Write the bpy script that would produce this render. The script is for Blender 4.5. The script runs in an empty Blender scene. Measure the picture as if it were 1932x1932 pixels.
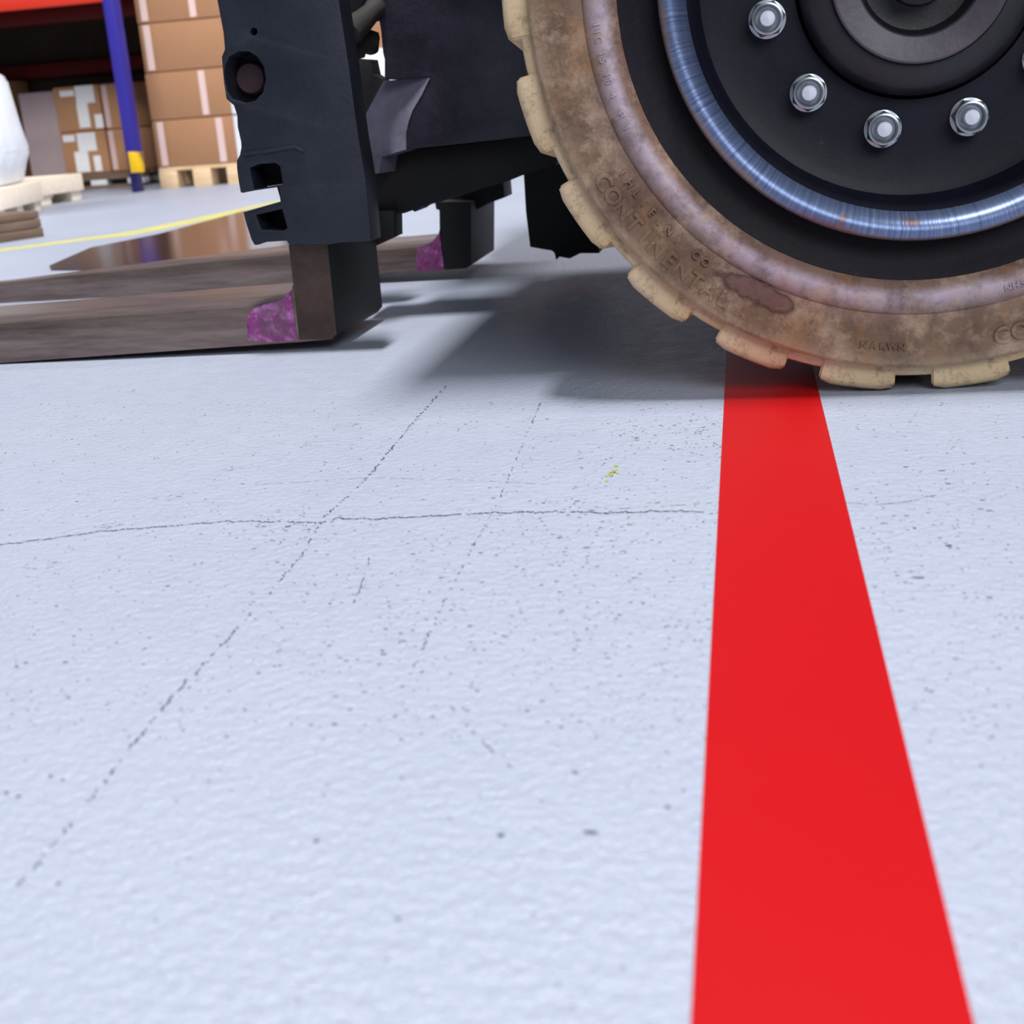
import bpy, bmesh, math, random
from mathutils import Vector, Matrix
random.seed(7)
D = bpy.data
SC = bpy.context.scene
COL = SC.collection

# ------------------------------------------------------------------ camera
FPX, CX, CY, CAMH = 2470.84, 966.0, 966.0, 0.35
def cam_axes(p, r, y):
    cp, sp, cr, sr, cy, sy = math.cos(p), math.sin(p), math.cos(r), math.sin(r), math.cos(y), math.sin(y)
    F = Vector((sy*cp, cy*cp, -sp)); X = Vector((cy, -sy, 0)); Dn = F.cross(X)
    return cr*X + sr*Dn, -sr*X + cr*Dn, F
RX, DN, FW = cam_axes(0.3006, 0.0755, -0.1891)
cam = D.objects.new('camera', D.cameras.new('camera'))
COL.objects.link(cam)
cam.matrix_world = Matrix(((RX.x, -DN.x, -FW.x, 0), (RX.y, -DN.y, -FW.y, 0), (RX.z, -DN.z, -FW.z, CAMH), (0, 0, 0, 1)))
cam.data.sensor_width = 36.0
cam.data.lens = 36.0*FPX/1932.0
cam.data.clip_start = 0.02
cam.data.clip_end = 200
cam.data.dof.use_dof = True
cam.data.dof.focus_distance = 1.62
cam.data.dof.aperture_fstop = 8.0
SC.camera = cam

# ------------------------------------------------------------------ light
SC.view_settings.view_transform = 'Standard'
SC.view_settings.look = 'None'
SC.view_settings.gamma = 1.0
SC.view_settings.use_curve_mapping = False
SC.view_settings.exposure = 0.25
W = D.worlds.new('hall_light'); SC.world = W; W.use_nodes = True
bg = W.node_tree.nodes['Background']
bg.inputs[0].default_value = (0.74, 0.85, 1.0, 1); bg.inputs[1].default_value = 0.13
def area(name, loc, sx, sy, power, color, aim=None):
    l = D.lights.new(name, 'AREA'); l.shape = 'RECTANGLE'; l.size = sx; l.size_y = sy
    l.energy = power; l.color = color
    o = D.objects.new(name, l); o.location = loc; COL.objects.link(o)
    if aim: o.rotation_euler = (Vector(aim) - Vector(loc)).to_track_quat('-Z', 'Y').to_euler()
    return o
area('hall_lamp', (-0.45, 1.35, 6.5), 0.40, 1.3, 480, (1.0, 0.985, 0.96))
area('rack_fill_light', (-4.4, 4.3, 3.0), 2.0, 0.8, 95, (1.0, 0.97, 0.94), (-4.2, 8.8, 0.7))  # added fill with no known fitting, brightens the rack bay
area('far_lamp', (1.5, 7.5, 6.0), 4.0, 1.2, 420, (1.0, 0.98, 0.96))
area('front_fill_light', (2.6, -3.4, 3.8), 4.0, 3.0, 215, (0.92, 0.95, 1.0), (0.1, 1.5, 0.3))  # added fill for the wheel face, no door is known there

# ------------------------------------------------------------------ helpers
def ray(x, y): return RX*((x-CX)/FPX) + DN*((y-CY)/FPX) + FW
O = Vector((0, 0, CAMH))
def gz(x, y, z=0.0):
    d = ray(x, y); return O + d*((z-CAMH)/d.z)
def py(x, y, Y):
    d = ray(x, y); return O + d*(Y/d.y)
def XZ(pts, Y): return [(p.x, p.z) for p in (py(x, y, Y) for x, y in pts)]

def link(name, me, mat=None, parent=None, loc=(0, 0, 0), smooth=None):
    o = D.objects.new(name, me); COL.objects.link(o); o.location = loc
    if mat: me.materials.append(mat)
    if parent: o.parent = parent
    if smooth is not None:
        for p in me.polygons: p.use_smooth = True
        me.set_sharp_from_angle(angle=math.radians(smooth))
    return o
def bm_obj(name, bm, mat=None, parent=None, loc=(0, 0, 0), smooth=None):
    bmesh.ops.recalc_face_normals(bm, faces=bm.faces)
    me = D.meshes.new(name); bm.to_mesh(me); bm.free()
    return link(name, me, mat, parent, loc, smooth)
def tag(o, label, cat, group=None, kind=None):
    o['label'] = label; o['category'] = cat
    if group: o['group'] = group
    if kind: o['kind'] = kind
    return o
def empty(name, loc, label=None, cat=None, group=None):
    o = D.objects.new(name, None); COL.objects.link(o); o.location = loc; o.empty_display_size = 0.1
    if label: tag(o, label, cat, group)
    return o
def add_box(bm, x0, x1, y0, y1, z0, z1, bev=0.0, mtx=None, seg=2):
    t = bmesh.new()
    bmesh.ops.create_cube(t, size=1.0)
    for v in t.verts:
        v.co = Vector(((x0+x1)/2 + v.co.x*(x1-x0), (y0+y1)/2 + v.co.y*(y1-y0), (z0+z1)/2 + v.co.z*(z1-z0)))
    if bev > 0: bmesh.ops.bevel(t, geom=t.edges[:], offset=bev, segments=seg, affect='EDGES', profile=0.5)
    if mtx: t.transform(mtx)
    tm = D.meshes.new('tmp'); t.to_mesh(tm); t.free(); bm.from_mesh(tm); D.meshes.remove(tm)
def box(name, x0, x1, y0, y1, z0, z1, mat, parent=None, bev=0.0, loc=(0, 0, 0), rotz=0.0):
    bm = bmesh.new(); add_box(bm, x0, x1, y0, y1, z0, z1, bev)
    o = bm_obj(name, bm, mat, parent, loc, 35); o.rotation_euler = (0, 0, rotz); return o
def prism(name, outer, holes, y0, y1, mat, parent=None, bev=0.0, sub=(0, 0, 0), smooth=30):
    """outline (and holes) in X-Z extruded from y0 to y1 with a rounded edge"""
    cu = D.curves.new('tmp', 'CURVE'); cu.dimensions = '2D'; cu.fill_mode = 'BOTH'
    cu.extrude = (y1-y0)/2 - bev; cu.bevel_depth = bev; cu.bevel_resolution = 1; cu.offset = -bev
    for loop in [outer]+list(holes):
        s = cu.splines.new('POLY'); s.points.add(len(loop)-1); s.use_cyclic_u = True
        for p, (x, z) in zip(s.points, loop): p.co = (x, z, 0, 1)
    ob = D.objects.new('tmp', cu); COL.objects.link(ob)
    me = D.meshes.new_from_object(ob); D.objects.remove(ob); D.curves.remove(cu)
    bm = bmesh.new(); bm.from_mesh(me); D.meshes.remove(me)
    yc = (y0+y1)/2
    for v in bm.verts: v.co = Vector((v.co.x-sub[0], yc+v.co.z-sub[1], v.co.y-sub[2]))
    bmesh.ops.remove_doubles(bm, verts=bm.verts, dist=1e-5)
    return bm_obj(name, bm, mat, parent, (0, 0, 0), smooth)
def lathe_bm(bm, prof, seg, a0=0.0, a1=2*math.pi, close=True):
    rings = []
    n = seg if close else seg+1
    for i in range(n):
        a = a0 + (a1-a0)*i/seg
        rings.append([bm.verts.new((r*math.cos(a), y, r*math.sin(a))) for r, y in prof])
    for i in range(seg):
        A, B = rings[i], rings[(i+1) % n]
        for k in range(len(prof)-1):
            bm.faces.new((A[k], B[k], B[k+1], A[k+1]))
    return rings
def lathe(name, prof, seg, mat, parent, loc=(0, 0, 0), smooth=30):
    bm = bmesh.new(); lathe_bm(bm, prof, seg)
    bmesh.ops.remove_doubles(bm, verts=bm.verts, dist=1e-6)
    return bm_obj(name, bm, mat, parent, loc, smooth)
def tube(bm, pts, rad, seg=12):
    prev = None
    for i, p in enumerate(pts):
        p = Vector(p); r = rad[i] if isinstance(rad, (list, tuple)) else rad
        t = (Vector(pts[min(i+1, len(pts)-1)]) - Vector(pts[max(i-1, 0)])).normalized()
        u = t.cross(Vector((0.3, 1, 0.2))).normalized(); v = t.cross(u)
        ring = [bm.verts.new(p + r*(math.cos(2*math.pi*k/seg)*u + math.sin(2*math.pi*k/seg)*v)) for k in range(seg)]
        if prev:
            for k in range(seg): bm.faces.new((prev[k], prev[(k+1) % seg], ring[(k+1) % seg], ring[k]))
        else: bm.faces.new(ring[::-1])
        prev = ring
    bm.faces.new(prev)

# ------------------------------------------------------------------ materials
class NT:
    def __init__(s, name):
        s.m = D.materials.new(name); s.m.use_nodes = True; s.t = s.m.node_tree
        s.p = s.t.nodes['Principled BSDF']; s.tc = s.t.nodes.new('ShaderNodeTexCoord')
    def n(s, typ, **kw):
        nd = s.t.nodes.new(typ)
        for k, v in kw.items(): setattr(nd, k, v)
        return nd
    def l(s, a, b): s.t.links.new(a, b)
    def noise(s, scale, detail=4.0, rough=0.6, vec=None, stretch=None):
        nd = s.n('ShaderNodeTexNoise'); nd.inputs['Scale'].default_value = scale
        nd.inputs['Detail'].default_value = detail; nd.inputs['Roughness'].default_value = rough
        src = vec or s.tc.outputs['Object']
        if stretch:
            mp = s.n('ShaderNodeMapping'); mp.inputs['Scale'].default_value = stretch; s.l(src, mp.inputs[0]); src = mp.outputs[0]
        s.l(src, nd.inputs['Vector']); return nd.outputs['Fac']
    def ramp(s, fac, stops, interp='LINEAR'):
        nd = s.n('ShaderNodeValToRGB'); e = nd.color_ramp.elements; nd.color_ramp.interpolation = interp
        while len(e) < len(stops): e.new(0.5)
        for el, (pos, c) in zip(e, stops):
            el.position = pos; el.color = (*c, 1) if len(c) == 3 else c
        s.l(fac, nd.inputs[0]); return nd.outputs[0]
    def mix(s, fac, a, b, mode='MIX'):
        nd = s.n('ShaderNodeMix', data_type='RGBA', blend_type=mode)
        for sock, v in ((nd.inputs[0], fac), (nd.inputs[6], a), (nd.inputs[7], b)):
            if hasattr(v, 'links') or hasattr(v, 'is_linked'): s.l(v, sock)
            elif isinstance(v, (int, float)): sock.default_value = v
            else: sock.default_value = (*v, 1)
        return nd.outputs[2]
    def math(s, op, a, b=0.0, c=0.0):
        nd = s.n('ShaderNodeMath', operation=op)
        for i, v in enumerate((a, b, c)):
            if isinstance(v, (int, float)): nd.inputs[i].default_value = v
            else: s.l(v, nd.inputs[i])
        return nd.outputs[0]
    def bump(s, h, dist, strength=1.0):
        nd = s.n('ShaderNodeBump'); nd.inputs['Distance'].default_value = dist; nd.inputs['Strength'].default_value = strength
        s.l(h, nd.inputs['Height']); s.l(nd.outputs[0], s.p.inputs['Normal'])
    def color(s, c):
        if isinstance(c, tuple): s.p.inputs['Base Color'].default_value = (*c, 1)
        else: s.l(c, s.p.inputs['Base Color'])
    def set(s, rough=0.5, metal=0.0, spec=0.5):
        if isinstance(rough, (int, float)): s.p.inputs['Roughness'].default_value = rough
        else: s.l(rough, s.p.inputs['Roughness'])
        s.p.inputs['Metallic'].default_value = metal; s.p.inputs['Specular IOR Level'].default_value = spec
        return s.m
def lin(r, g, b):
    f = lambda c: c/12.92 if c <= 0.04045 else ((c+0.055)/1.055)**2.4
    return (f(r/255), f(g/255), f(b/255))
def simple(name, c, rough=0.5, metal=0.0, spec=0.5, nscale=12, var=0.15, bump=0.0, bscale=60):
    t = NT(name); nz = t.noise(nscale, 5, 0.65)
    d = tuple(v*(1-var) for v in c); u = tuple(min(1, v*(1+var)) for v in c)
    t.color(t.ramp(nz, [(0.3, d), (0.7, u)]))
    if bump: t.bump(t.noise(bscale, 4), bump)
    return t.set(rough, metal, spec)

def floor_material():
    t = NT('painted_concrete')
    big = t.noise(1.7, 3, 0.5); mid = t.noise(9, 5, 0.6)
    c = t.ramp(big, [(0.3, (0.375, 0.415, 0.53)), (0.7, (0.405, 0.445, 0.55))])
    c = t.mix(t.ramp(mid, [(0.62, (0, 0, 0)), (0.85, (0.12, 0.12, 0.12))]), c, (0.28, 0.30, 0.36))
    t.color(c)
    peel = t.noise(105, 3, 0.55); fine = t.noise(420, 2, 0.5)
    h = t.math('ADD', peel, t.math('MULTIPLY', fine, 0.18))
    t.bump(h, 0.0045, 0.75)
    return t.set(t.ramp(t.noise(30, 3), [(0.3, (0.34,)*3), (0.7, (0.46,)*3)]), 0, 0.5)
def tyre_material():
    t = NT('dusty_tan_rubber')
    sep = t.n('ShaderNodeSeparateXYZ'); t.l(t.tc.outputs['Object'], sep.inputs[0])
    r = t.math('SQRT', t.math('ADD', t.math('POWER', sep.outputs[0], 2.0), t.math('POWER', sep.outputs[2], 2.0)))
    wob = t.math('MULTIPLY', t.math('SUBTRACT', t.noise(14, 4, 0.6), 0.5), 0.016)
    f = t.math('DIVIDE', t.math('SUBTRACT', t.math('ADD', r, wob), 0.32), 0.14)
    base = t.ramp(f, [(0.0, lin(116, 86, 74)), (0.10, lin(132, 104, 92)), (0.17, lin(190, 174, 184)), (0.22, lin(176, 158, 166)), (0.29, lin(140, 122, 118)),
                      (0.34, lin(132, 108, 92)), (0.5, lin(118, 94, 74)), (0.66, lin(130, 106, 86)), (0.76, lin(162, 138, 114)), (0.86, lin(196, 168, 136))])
    m1 = t.ramp(t.noise(24, 8, 0.78), [(0.46, (0, 0, 0)), (0.64, (1, 1, 1))])
    c = t.mix(t.math('MULTIPLY', m1, 0.62), base, lin(76, 58, 50))
    m2 = t.ramp(t.noise(15, 7, 0.75), [(0.5, (0, 0, 0)), (0.66, (1, 1, 1))])
    c = t.mix(t.math('MULTIPLY', m2, 0.7), c, lin(190, 164, 140))
    m3 = t.ramp(t.noise(8, 5, 0.7, stretch=(1.3, 1, 1)), [(0.52, (0, 0, 0)), (0.68, (1, 1, 1))])
    c = t.mix(t.math('MULTIPLY', m3, 0.4), c, lin(170, 118, 56))
    # oily stain low on the sidewall
    df = t.n('ShaderNodeVectorMath', operation='SUBTRACT'); t.l(t.tc.outputs['Object'], df.inputs[0]); df.inputs[1].default_value = STAIN
    sr = math.hypot(STAIN[0], STAIN[2]); rv = (STAIN[0]/sr, 0, STAIN[2]/sr); tv = (-rv[2], 0, rv[0])
    def dot(v):
        nd = t.n('ShaderNodeVectorMath', operation='DOT_PRODUCT'); t.l(df.outputs[0], nd.inputs[0]); nd.inputs[1].default_value = v; return nd.outputs['Value']
    dd = t.math('SQRT', t.math('ADD', t.math('POWER', t.math('MULTIPLY', dot(tv), 0.36), 2.0), t.math('POWER', t.math('MULTIPLY', dot(rv), 1.35), 2.0)))
    sd = t.math('ADD', dd, t.math('MULTIPLY', t.math('SUBTRACT', t.noise(38, 3), 0.5), 0.026))
    c = t.mix(t.math('MULTIPLY', t.ramp(sd, [(0.0145, (1, 1, 1)), (0.0165, (0, 0, 0))]), 0.5), c, lin(104, 70, 74))
    c = t.mix(t.math('MULTIPLY', t.ramp(sd, [(0.0135, (0, 0, 0)), (0.0148, (1, 1, 1)), (0.0160, (1, 1, 1)), (0.0172, (0, 0, 0))]), 0.7), c, lin(64, 34, 34))
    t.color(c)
    t.bump(t.math('ADD', t.noise(60, 6, 0.7), t.math('MULTIPLY', t.noise(220, 3), 0.3)), 0.0022, 0.6)
    return t.set(0.72, 0, 0.3)
def lug_material():
    t = NT('worn_tan_rubber_tread')
    c = t.ramp(t.noise(13, 5, 0.6), [(0.3, lin(200, 170, 128)), (0.7, lin(226, 202, 166))])
    g = t.ramp(t.noise(55, 7, 0.75), [(0.52, (0, 0, 0)), (0.7, (1, 1, 1))])
    c = t.mix(t.math('MULTIPLY', g, 0.75), c, lin(104, 84, 62))
    t.color(c); t.bump(t.noise(70, 6, 0.75), 0.0035, 0.7)
    return t.set(0.8, 0, 0.25)
def black_paint(name, a, b, rough=0.45, bd=0.0012, spec=0.4):
    t = NT(name)
    c = t.ramp(t.noise(9, 6, 0.7), [(0.3, a), (0.75, b)])
    g = t.ramp(t.noise(60, 5, 0.7), [(0.66, (0, 0, 0)), (0.74, (1, 1, 1))])
    c = t.mix(t.math('MULTIPLY', g, 0.25), c, (0.09, 0.085, 0.085))
    t.color(c); t.bump(t.noise(140, 4), bd, 0.5)
    return t.set(rough, 0, spec)
def fork_material():
    t = NT('worn_steel')
    n = t.noise(5, 6, 0.7, stretch=(1, 4, 10)); s = t.noise(30, 5, 0.7, stretch=(0.2, 3, 3))
    c = t.ramp(n, [(0.3, lin(112, 94, 88)), (0.7, lin(168, 150, 142))])
    c = t.mix(t.math('MULTIPLY', s, 0.4), c, lin(70, 60, 60))
    t.color(c); t.bump(t.noise(200, 3, stretch=(0.1, 1, 1)), 0.0006, 0.4)
    return t.set(0.36, 0.75, 0.5)
def wood(name, a, b):
    t = NT(name)
    n = t.noise(6, 6, 0.6, stretch=(1.0, 6, 6))
    t.color(t.ramp(n, [(0.3, a), (0.7, b)])); t.bump(t.noise(60, 4, stretch=(0.2, 1, 1)), 0.002)
    return t.set(0.75, 0, 0.3)
def flange_material():
    t = NT('worn_blue_steel')
    sep = t.n('ShaderNodeSeparateXYZ'); t.l(t.tc.outputs['Object'], sep.inputs[0])
    ang = t.math('ARCTAN2', sep.outputs[2], sep.outputs[0])
    cmb = t.n('ShaderNodeCombineXYZ'); t.l(t.math('MULTIPLY', ang, 60.0), cmb.inputs[0])
    stre = t.noise(1.0, 3, 0.6, vec=cmb.outputs[0])
    c = t.ramp(stre, [(0.35, lin(78, 94, 130)), (0.65, lin(122, 138, 174))])
    rust = t.ramp(t.noise(16, 6, 0.7), [(0.62, (0, 0, 0)), (0.68, (1, 1, 1))])
    r = t.math('SQRT', t.math('ADD', t.math('POWER', sep.outputs[0], 2.0), t.math('POWER', sep.outputs[2], 2.0)))
    edge = t.ramp(t.math('ADD', r, t.math('MULTIPLY', t.noise(9, 5, 0.7), 0.02)), [(0.286, (0, 0, 0)), (0.289, (1, 1, 1))])
    c = t.mix(t.math('MULTIPLY', edge, 0.75), c, lin(140, 116, 96))
    c = t.mix(t.math('MULTIPLY', rust, 0.8), c, lin(122, 86, 66))
    t.color(c); t.bump(stre, 0.0007, 0.5)
    return t.set(0.38, 0.6, 0.5)

WC = Vector((0.1931, 1.5268, 0.4575))          # wheel: centre of the outer sidewall plane
_s = py(1432, 552, 1.527) - WC
STAIN = (_s.x, _s.y, _s.z)
M = {}
M['floor'] = floor_material()
M['red'] = simple('red_tape', (0.465, 0.0024, 0.0055), 0.42, 0, 0.25, 3, 0.03)
M['yellow'] = simple('yellow_line', lin(198, 194, 124), 0.5, 0, 0.3, 6, 0.1)
M['tyre'] = tyre_material(); M['lug'] = lug_material()
M['band'] = black_paint('black_base_rubber', lin(14, 14, 21), lin(25, 24, 32), 0.6, 0.0012, 0.2)
M['rim'] = black_paint('black_rim_paint', lin(14, 16, 26), lin(28, 29, 42), 0.45, 0.0003, 0.2)
M['hub'] = black_paint('dusty_hub', lin(24, 23, 28), lin(42, 38, 44), 0.45, 0.0008, 0.4)
M['hub_ring'] = black_paint('dusty_grey_hub', lin(60, 54, 62), lin(92, 84, 92), 0.42, 0.0008, 0.4)
M['flange'] = flange_material()
M['zinc'] = simple('zinc_plated_steel', (0.40, 0.43, 0.46), 0.33, 0.8, 0.5, 60, 0.12)
M['stud'] = simple('stud_end', (0.74, 0.76, 0.84), 0.5, 0.3, 0.5, 60, 0.1)
M['black'] = black_paint('black_machine_paint', lin(20, 24, 35), lin(40, 44, 56), 0.46)
M['mast'] = black_paint('greasy_black_steel', lin(16, 16, 26), lin(62, 58, 74), 0.4)  # paler patches imitate glints on the grease
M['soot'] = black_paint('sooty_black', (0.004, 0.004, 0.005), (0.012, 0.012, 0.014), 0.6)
M['grime'] = black_paint('dull_grimy_steel', lin(30, 29, 29), lin(54, 50, 48), 0.75)
M['foot'] = black_paint('lit_foot_steel', lin(92, 90, 104), lin(134, 132, 152), 0.34)  # steel painted paler, standing in for light from upper left
M['fork'] = fork_material()
M['shank'] = simple('tarnished_shank_steel', lin(78, 62, 54), 0.5, 0.5, 0.5, 14, 0.4, 0.001, 90)
M['dye'] = None
M['card'] = simple('corrugated_board', lin(170, 127, 95), 0.8, 0, 0.2, 3, 0.05)
M['card_dark'] = simple('dull_corrugated_board', lin(186, 140, 104), 0.8, 0, 0.2, 3, 0.08)
M['card_grey'] = simple('grey_board', lin(178, 160, 162), 0.7, 0, 0.2, 3, 0.08)
M['tape'] = simple('packing_tape', lin(226, 198, 194), 0.4, 0, 0.4, 5, 0.04)
M['paper'] = simple('white_label_paper', (0.93, 0.94, 0.97), 0.6, 0, 0.3, 30, 0.05)
M['wrap'] = simple('white_stretch_film', (0.84, 0.87, 0.93), 0.35, 0, 0.4, 6, 0.05, 0.01, 9)
M['wood'] = wood('new_pine', lin(222, 186, 142), lin(244, 218, 182))
M['wood_pale'] = wood('pale_pine', lin(240, 222, 200), lin(252, 240, 224))
M['wood_brown'] = wood('weathered_timber', lin(104, 84, 70), lin(134, 112, 96))
M['white_block'] = simple('white_painted_wood', (0.80, 0.82, 0.86), 0.6, 0, 0.3, 8, 0.06)
M['beam_shaded'] = simple('shaded_orange_enamel', lin(112, 16, 12), 0.5, 0, 0.3, 4, 0.06)  # orange beam enamel with the shade of the rack put into the colour
M['deck'] = simple('shaded_deck_timber', lin(72, 60, 52), 0.8, 0, 0.2, 4, 0.2)  # timber darkened to carry the shade inside the rack
M['orange'] = simple('orange_enamel', lin(200, 40, 14), 0.4, 0, 0.5, 4, 0.06)
M['blue'] = simple('blue_enamel', lin(48, 42, 150), 0.45, 0, 0.4, 4, 0.05)
M['blue_dark'] = simple('dark_blue_enamel', lin(30, 28, 92), 0.45, 0, 0.4, 4, 0.05)
M['guard'] = simple('yellow_enamel', lin(236, 190, 10), 0.4, 0, 0.5, 4, 0.06)
M['white_wall'] = simple('white_wall_paint', (0.80, 0.81, 0.83), 0.8, 0, 0.2, 2, 0.03)
M['crack'] = simple('crack_dirt', (0.05, 0.062, 0.09), 0.9, 0, 0.1, 300, 0.4)
M['fleck'] = simple('floor_fleck', (0.13, 0.15, 0.20), 0.9, 0, 0.1, 300, 0.35)
M['smudge'] = simple('floor_smudge', (0.30, 0.33, 0.40), 0.9, 0, 0.1, 300, 0.35)
M['chip'] = simple('yellow_paint_fleck', lin(168, 172, 96), 0.8, 0, 0.2, 200, 0.3)
M['plate'] = simple('dark_polished_steel', lin(120, 100, 98), 0.16, 0.9, 0.5, 8, 0.12)
def dye_material():
    t = NT('magenta_dye_on_steel')
    c = t.ramp(t.noise(34, 6, 0.7), [(0.34, lin(92, 44, 80)), (0.5, lin(150, 62, 134)), (0.68, lin(216, 150, 208))])
    k = t.ramp(t.noise(22, 4, 0.6), [(0.46, (0, 0, 0)), (0.60, (1, 1, 1))])
    c = t.mix(t.math('MULTIPLY', k, 0.6), c, lin(110, 84, 92))
    t.color(c); return t.set(0.5, 0.2, 0.4)
M['dye'] = dye_material()

# ------------------------------------------------------------------ setting: floor, wall
bm = bmesh.new()
add_box(bm, -16, 12, -6, 18, -0.12, 0.0)
floor = bm_obj('floor', bm, M['floor']); floor['kind'] = 'structure'
box('wall_back', -16, 12, 18, 18.2, 0, 7, M['white_wall'])['kind'] = 'structure'

def ribbon(name, pts, width, mat, dash=0.0, jag=0.4, z=0.0004):
    """a crack lying along floor points: a jagged, sometimes broken strip"""
    bm = bmesh.new(); dense = []
    for a, b in zip(pts[:-1], pts[1:]):
        L = (b-a).length; n = max(2, int(L/0.0016))
        for i in range(n): dense.append(a.lerp(b, i/n))
    dense.append(pts[-1])
    run = None; on = True; left = 0.01; total = 0
    for i, p in enumerate(dense[:-1]):
        st = (dense[i+1]-p).length; t = (dense[i+1]-p).normalized(); s = Vector((-t.y, t.x, 0))
        left -= st
        if left < 0:
            on = random.random() > dash; left = random.uniform(0.4, 1.6)*(0.004 if on else 0.0028)
        c = p + s*(random.gauss(0, jag)*width + 0.3*width*math.sin(i*0.35+len(dense)))
        w = width*random.uniform(0.2, 1.0)*0.5
        pr = (bm.verts.new((c+s*w).to_tuple()[:2]+(z,)), bm.verts.new((c-s*w).to_tuple()[:2]+(z,)))
        if run and on: bm.faces.new((run[0], run[1], pr[1], pr[0]))
        run = pr if on else None
    bmesh.ops.delete(bm, geom=[v for v in bm.verts if not v.link_faces], context='VERTS')
    for f in bm.faces:
        if f.normal.z < 0: f.normal_flip()
    me = D.meshes.new(name); bm.to_mesh(me); bm.free()
    return link(name, me, mat, floor)
G = lambda pts: [gz(*p) for p in pts]
ribbon('crack', G([(-60, 1036), (0, 1028), (100, 1016), (190, 1003), (330, 992), (430, 984), (560, 985), (600, 988)]), 0.0024, M['crack'], 0.02)
ribbon('crack', G([(600, 988), (640, 978), (700, 980), (800, 975), (930, 968), (1060, 966), (1150, 968), (1250, 965), (1340, 966)]), 0.0030, M['crack'], 0.05)
ribbon('crack', G([(1160, 960), (1260, 955), (1360, 948)]), 0.0010, M['crack'], 0.3)
ribbon('crack', G([(1596, 948), (1640, 953), (1700, 949), (1770, 934)]), 0.0010, M['crack'], 0.15)
ribbon('crack', G([(842, 728), (770, 808), (700, 895), (610, 978)]), 0.0019, M['crack'], 0.4, 0.6)
ribbon('crack', G([(606, 985), (575, 1040), (500, 1130), (440, 1195), (330, 1310), (240, 1420), (150, 1540), (80, 1615), (20, 1690)]), 0.0015, M['crack'], 0.45, 0.6)
ribbon('crack', G([(1020, 760), (960, 900), (930, 965), (850, 1110), (800, 1220), (760, 1300)]), 0.0011, M['crack'], 0.55, 0.7)
ribbon('crack', G([(480, 915), (690, 902), (870, 905), (1040, 915)]), 0.0008, M['fleck'], 0.35, 0.5)
ribbon('crack', G([(698, 1052), (680, 1110), (660, 1150)]), 0.0011, M['crack'], 0.5)
ribbon('crack', G([(850, 1333), (870, 1355), (900, 1390), (930, 1420), (970, 1450)]), 0.0011, M['crack'], 0.45, 0.5)
def blob(bm, x, y, rx, ry, z=0.0004, n=8, spiky=0.45):
    vs = []
    ph = random.uniform(0, 6.28)
    for k in range(n):
        a = 2*math.pi*k/n + ph; r = random.uniform(1-spiky, 1.0)
        vs.append(bm.verts.new((x+rx*r*math.cos(a), y+ry*r*math.sin(a), z)))
    vs.sort(key=lambda v: math.atan2(v.co.y-y, v.co.x-x)); bm.faces.new(vs)
def mark(name, px, rx, ry, mat, label=None):
    bm = bmesh.new(); p = gz(*px); blob(bm, p.x, p.y, rx, ry, 0.0005, 9)
    o = bm_obj(name, bm, mat, floor)
    if label: o['label'] = label
mark('scuff_mark', (1790, 1030), 0.0036, 0.0022, M['crack'])
mark('scuff_mark', (945, 1577), 0.0026, 0.0022, M['crack'])
mark('scuff_mark', (597, 1588), 0.0022, 0.0012, M['crack'])
for p in ((12, 1497), (35, 1503), (96, 1465), (110, 1668), (530, 1024)): mark('scuff_mark', p, 0.0018, 0.0013, M['crack'])
bm = bmesh.new()
p = gz(1153, 893)
for k in range(14): blob(bm, p.x+random.gauss(0, 0.0028), p.y+random.gauss(0, 0.012), random.uniform(0.001, 0.003), random.uniform(0.002, 0.005), 0.0005, 7)
o = bm_obj('paint_fleck', bm, M['chip'], floor); o['label'] = 'small yellow green paint fleck'
# soft grey smudges and thousands of tiny flecks nobody could count
bm = bmesh.new()
for (px, n) in (((205, 993), 10), ((85, 1065), 10), ((330, 937), 7), ((440, 885), 7), ((570, 840), 6), ((665, 800), 6), ((240, 737), 6)):
    c = gz(*px)
    for k in range(n): blob(bm, c.x+random.gauss(0, 0.010), c.y+random.gauss(0, 0.006), random.uniform(0.001, 0.005), random.uniform(0.0006, 0.002), 0.0003, 7)
o = bm_obj('smudges', bm, M['smudge'], floor); o['kind'] = 'stuff'
bm = bmesh.new()
for k in range(2600):
    x, y = random.uniform(0, 1932), 760 + (1172 if k % 12 == 0 else 640)*random.random()**1.4
    c = gz(x, y); s = 0.00062*random.lognormvariate(0, 0.4)
    blob(bm, c.x, c.y, s*random.uniform(1, 1.8), s, 0.0003, 6)
for (px, sx, sy, n) in (((1280, 830), 0.06, 0.09, 260), ((1150, 1000), 0.09, 0.07, 260), ((540, 1000), 0.03, 0.03, 70), ((1050, 1180), 0.1, 0.05, 160), ((1750, 1000), 0.06, 0.12, 170), ((1600, 1500), 0.2, 0.03, 60)):
    c = gz(*px)
    for k in range(n):
        s = 0.0008*random.lognormvariate(0, 0.4)
        blob(bm, c.x+random.gauss(0, sx), c.y+random.gauss(0, sy), s*random.uniform(1, 2.2), s, 0.0003, 6)
for v in bm.verts: pass
o = bm_obj('dirt_flecks', bm, M['fleck'], floor); o['kind'] = 'stuff'

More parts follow.
